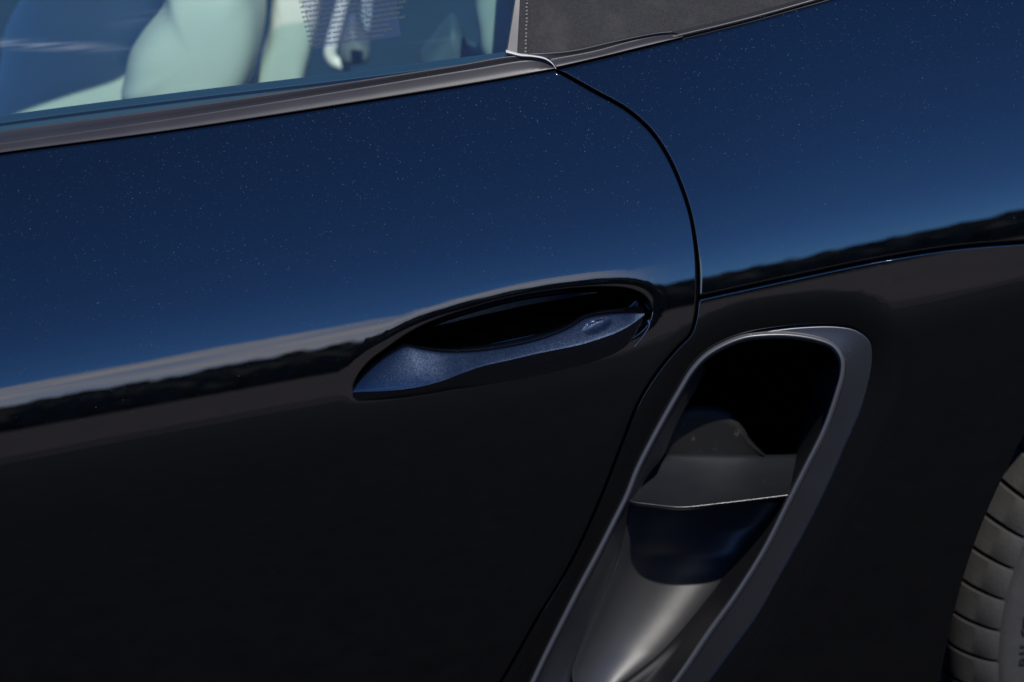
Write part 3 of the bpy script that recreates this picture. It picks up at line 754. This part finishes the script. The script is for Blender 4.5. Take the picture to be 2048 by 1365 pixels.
frame = loft('intake_frame', rows+[R3(CR-nin*9, oc-.0003), R3(CR-nin*7, oc+.002)], SATIN, ink, closed=True, sub=2)
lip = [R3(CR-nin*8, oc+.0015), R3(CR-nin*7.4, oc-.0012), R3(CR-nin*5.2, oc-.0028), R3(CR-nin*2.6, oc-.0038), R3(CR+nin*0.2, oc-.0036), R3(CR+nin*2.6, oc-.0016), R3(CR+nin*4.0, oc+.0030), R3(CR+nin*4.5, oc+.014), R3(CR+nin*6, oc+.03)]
loft('intake_lip', lip, plastic('highlight_lip_plastic', (0.060, 0.062, 0.067), 0.36, 1.0, 0.1), ink, closed=True, sub=3)  # lighter base colour paints in the gloss highlight along the crest
def osc(px): return np.interp(np.atleast_2d(px)[:, 1], [950, 1000, 1060, 1110, 1150, 1230, 1300, 1350, 1400], [1.6, 1.85, 2.0, 1.95, 1.72, 1.18, .72, .42, .12])
# long front-side wall sloping into the duct
wl_o = cat([(1403, 722), (1385, 746), (1358, 790), (1330, 839), (1303, 889), (1277, 942), (1255, 997), (1228, 1051), (1200, 1106), (1162, 1177), (1129, 1242), (1091, 1319), (1054, 1401), (1030, 1470)], 90)
wl_i = cat([(1408, 735), (1395, 765), (1378, 795), (1362, 825), (1343, 865), (1326, 905), (1290, 955), (1262, 1020), (1243, 1100), (1216, 1166), (1188, 1231), (1156, 1308), (1142, 1350), (1140, 1420)], 90)
mid = (wl_o+wl_i)/2
loft('duct_wall', [P3(wl_o+[2, 0], .0125), P3(wl_o*.8+wl_i*.2, .015), R3(mid, .013+.006*osc(mid)), R3(wl_o*.2+wl_i*.8, .013+.011*osc(mid)), R3(wl_i, .013+.016*osc(wl_i)), R3(wl_i+[2, 2], .045), R3(wl_i+[3, 3], .09)], SATIN, ink, sub=3)
# scooped lower duct
bl = cat([(1262, 1015), (1243, 1100), (1216, 1166), (1188, 1231), (1156, 1305), (1144, 1346), (1150, 1385)], 60)
br = cat([(1560, 1005), (1527, 1046), (1494, 1084), (1451, 1150), (1418, 1193), (1374, 1248), (1330, 1297), (1288, 1334), (1235, 1372)], 60)
rows = []
for f, o in ((0, .029), (.04, .034), (.12, .047), (.25, .057), (.40, .063), (.55, .067), (.70, .069), (.85, .069), (.95, .067), (1, .064)):
    p = bl*(1-f)+br*f; bow = np.c_[np.zeros(60), np.linspace(0, 1, 60)**6*math.sin(math.pi*f)*22]; rows.append(R3(p+bow, .013+(o-.013)*osc(p)))
loft('duct_scoop', rows, DUCT, ink, sub=3)
# closing skirts of the scoop floor end and the dark rear wall behind the frame lip
rw_a = cat([(1683, 730), (1672, 795), (1647, 862), (1609, 939), (1570, 1015), (1527, 1101), (1472, 1189), (1418, 1266), (1358, 1353), (1292, 1436), (1215, 1520)], 90)-[5, 1]
rw_b = cat([(1640, 740), (1625, 800), (1600, 880), (1575, 950), (1560, 1005), (1494, 1084), (1418, 1193), (1330, 1297), (1235, 1372), (1180, 1410), (1150, 1440)], 90)
ob = .013+.052*osc(rw_b)
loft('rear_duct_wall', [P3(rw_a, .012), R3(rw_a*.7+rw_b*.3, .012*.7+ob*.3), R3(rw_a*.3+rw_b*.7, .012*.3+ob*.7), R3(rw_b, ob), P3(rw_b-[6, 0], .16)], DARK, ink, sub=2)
fe = cat([(1144, 1330), (1148, 1372), (1185, 1392), (1240, 1372), (1262, 1352)], 40)
loft('duct_floor', [P3(fe-[0, 4], .085), P3(fe, .040), P3(fe+[-8, 22], .022), P3(fe+[-40, 90], .014), P3(fe+[-70, 180], .012)], DUCT, ink, sub=3)
# black liner behind everything
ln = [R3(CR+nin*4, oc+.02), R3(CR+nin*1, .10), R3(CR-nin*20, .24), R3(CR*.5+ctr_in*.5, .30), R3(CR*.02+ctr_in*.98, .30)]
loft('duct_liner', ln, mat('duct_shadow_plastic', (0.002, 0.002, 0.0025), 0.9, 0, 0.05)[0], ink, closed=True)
def dusty():
    m, nt, b = mat('muddy_duct_moulding', (0.01, 0.01, 0.01), 0.6, 0, 0.25); v = objvec(nt)
    f = smooth(nt, noise(nt, v, 95, 3, 0.6), 0.60, 0.68)
    d = dust(nt, v, 120, 0.35, 0.5)
    nt.links.new(mixc(nt, Mth(nt, 'MULTIPLY', Mth(nt, 'MAXIMUM', f, d), 0.8), (0.010, 0.010, 0.0095), (0.05, 0.048, 0.044)), b.inputs['Base Color']); return m
# horizontal vane
vf = cat([(1254, 996), (1262, 1002), (1308, 1009), (1362, 1014), (1444, 1006), (1520, 997), (1591, 988)], 60)
vb = cat([(1322, 912), (1330, 908), (1380, 908), (1440, 909), (1510, 910), (1570, 909.5), (1619, 907)], 60)
rows = [P3(vb+[0, 4], .086), P3(vb, .084)]
for f, o in ((.2, .0745), (.4, .065), (.6, .053), (.75, .044), (.88, .034), (.95, .028)): rows.append(P3(vb*(1-f)+vf*f, o))

rows += [P3(vf-[0, 2.2], .0235), P3(vf, .0215), P3(vf+[0, 3], .0215), P3(vf+[0, 5.5], .0235), P3(vf+[0, 7], .028), P3(vf+[0, 0], .034), P3(vb+[0, 8], .087)]
loft('intake_vane', rows, VANE, ink, sub=2)
bp_ = cat([(1330, 912), (1340, 865), (1352, 832), (1372, 817), (1406, 814), (1445, 820), (1476, 843), (1500, 882), (1528, 912)], 60)
bq = np.c_[np.linspace(1330, 1530, 60), np.full(60, 914)]
loft('duct_panel', [P3(bq, .0845), P3(bq*.5+bp_*.5, .082), P3(bp_, .083), P3(bp_+[4, -2], .12)], dusty(), ink, sub=3)

# ------------------------------------------------------------------ rear wheel
WX, WZ, WY = 0.668, 0.335, float(plan(0.5))+0.045
wheel = empty('wheel'); wheel.parent = car
def revolve(name, prof_, m, parent, n=160, a0=0, a1=360, sharp=40, closed=True):
    rows = []
    for (r_, y_) in prof_:
        an = np.radians(np.linspace(a0, a1, n, endpoint=not closed)); rows.append(np.c_[WX-r_*np.cos(an), np.full(n, WY+y_), WZ+r_*np.sin(an)])
    return loft(name, rows, m, parent, closed=closed, sharp=sharp, flip=True)
revolve('tyre', [(.225, .012), (.238, .001), (.258, -.005), (.270, -.0055), (.2702, -.0045), (.284, -.004), (.2842, -.0052), (.291, -.0045), (.296, -.002), (.299, .002), (.302, .010), (.305, .018), (.312, .030), (.320, .048), (.322, .08), (.322, .20), (.31, .26), (.25, .27), (.225, .25)], RUBBER, wheel, sharp=30)
bprof = [(.2965, -.0008), (.3005, .0000), (.3060, .0030), (.3115, .0075), (.3165, .0125), (.3215, .0185), (.3265, .0265), (.3305, .0360), (.3330, .0480), (.3345, .0620), (.3345, .0622)]
bpr = cat(bprof, 16); w_ = math.radians(2.46); V = []; F = []
for k, (r_, y_) in enumerate(bpr):
    tap = .75+.25*min(k/5, 1)
    for a in (-w_, -w_*.93, 0, w_*.93, w_):
        rr = r_-(0.0009 if abs(a) > w_*.95 else 0); V.append((-rr*math.cos(a), y_, rr*math.sin(a)))
for k, (r_, y_) in enumerate(bpr):
    for a in (-w_, w_): V.append((-(r_-.012)*math.cos(a), y_+.002, (r_-.008)*math.sin(a)))
nb = len(bpr)
for k in range(nb-1):
    for j in range(4): a = k*5+j; F.append((a, a+1, a+6, a+5))
    o = nb*5; F.append((k*5, (k+1)*5, o+(k+1)*2, o+k*2)); F.append((k*5+4, o+k*2+1, o+(k+1)*2+1, (k+1)*5+4))
F.append(((nb-1)*5, (nb-1)*5+1, (nb-1)*5+2, (nb-1)*5+3, (nb-1)*5+4, nb*5+nb*2-1, nb*5+nb*2-2))
tb = None
for k in range(26):
    if tb is None: tb = new_obj('tread_block', V, F, RUBBER, wheel, True, 35); o = tb
    else: o = tb.copy(); col.objects.link(o); o.parent = wheel
    o.location = (WX, WY, WZ); o.rotation_euler = (0, R(-28+k*5.6+BLK), 0)
# raised lettering on the sidewall, read upwards
pp = hit([(2011, 1334)], plane_y(WY-.005))[0]; b0 = math.atan2(pp[2]-WZ, WX-pp[0])
pos = 0.0; rt = 0.2725
for ch in 'PILOT SPORT':
    adv = {'I': .0060, ' ': .0085}.get(ch, .0104)
    if ch != ' ':
        V_, F_ = text_mesh(ch, 0.0140, 0.0005); V_ = V_*[1.05, 1, 1]
        b = b0+pos/rt; er = np.array([-math.cos(b), 0, math.sin(b)]); et = np.array([math.sin(b), 0, math.cos(b)])
        V3 = np.array([WX, WY-.0058, WZ])+(rt-.002+V_[:, 1:2])*er+V_[:, :1]*et+V_[:, 2:3]*np.array([0, -1, 0])
        new_obj('letter', V3, F_, LETTER, wheel, False)
    pos += adv
revolve('rim', [(.226, .012), (.222, .006), (.216, .010), (.212, .030), (.205, .05), (.20, .2)], mat('dark_alloy', (0.08, 0.08, 0.085), 0.3, 1.0)[0], wheel)
revolve('wheel_arch_liner', [(.375, .0), (.375, .05), (.385, .30), (.20, .32), (.02, .32)], DARK, car, a0=-25, a1=200, closed=False)
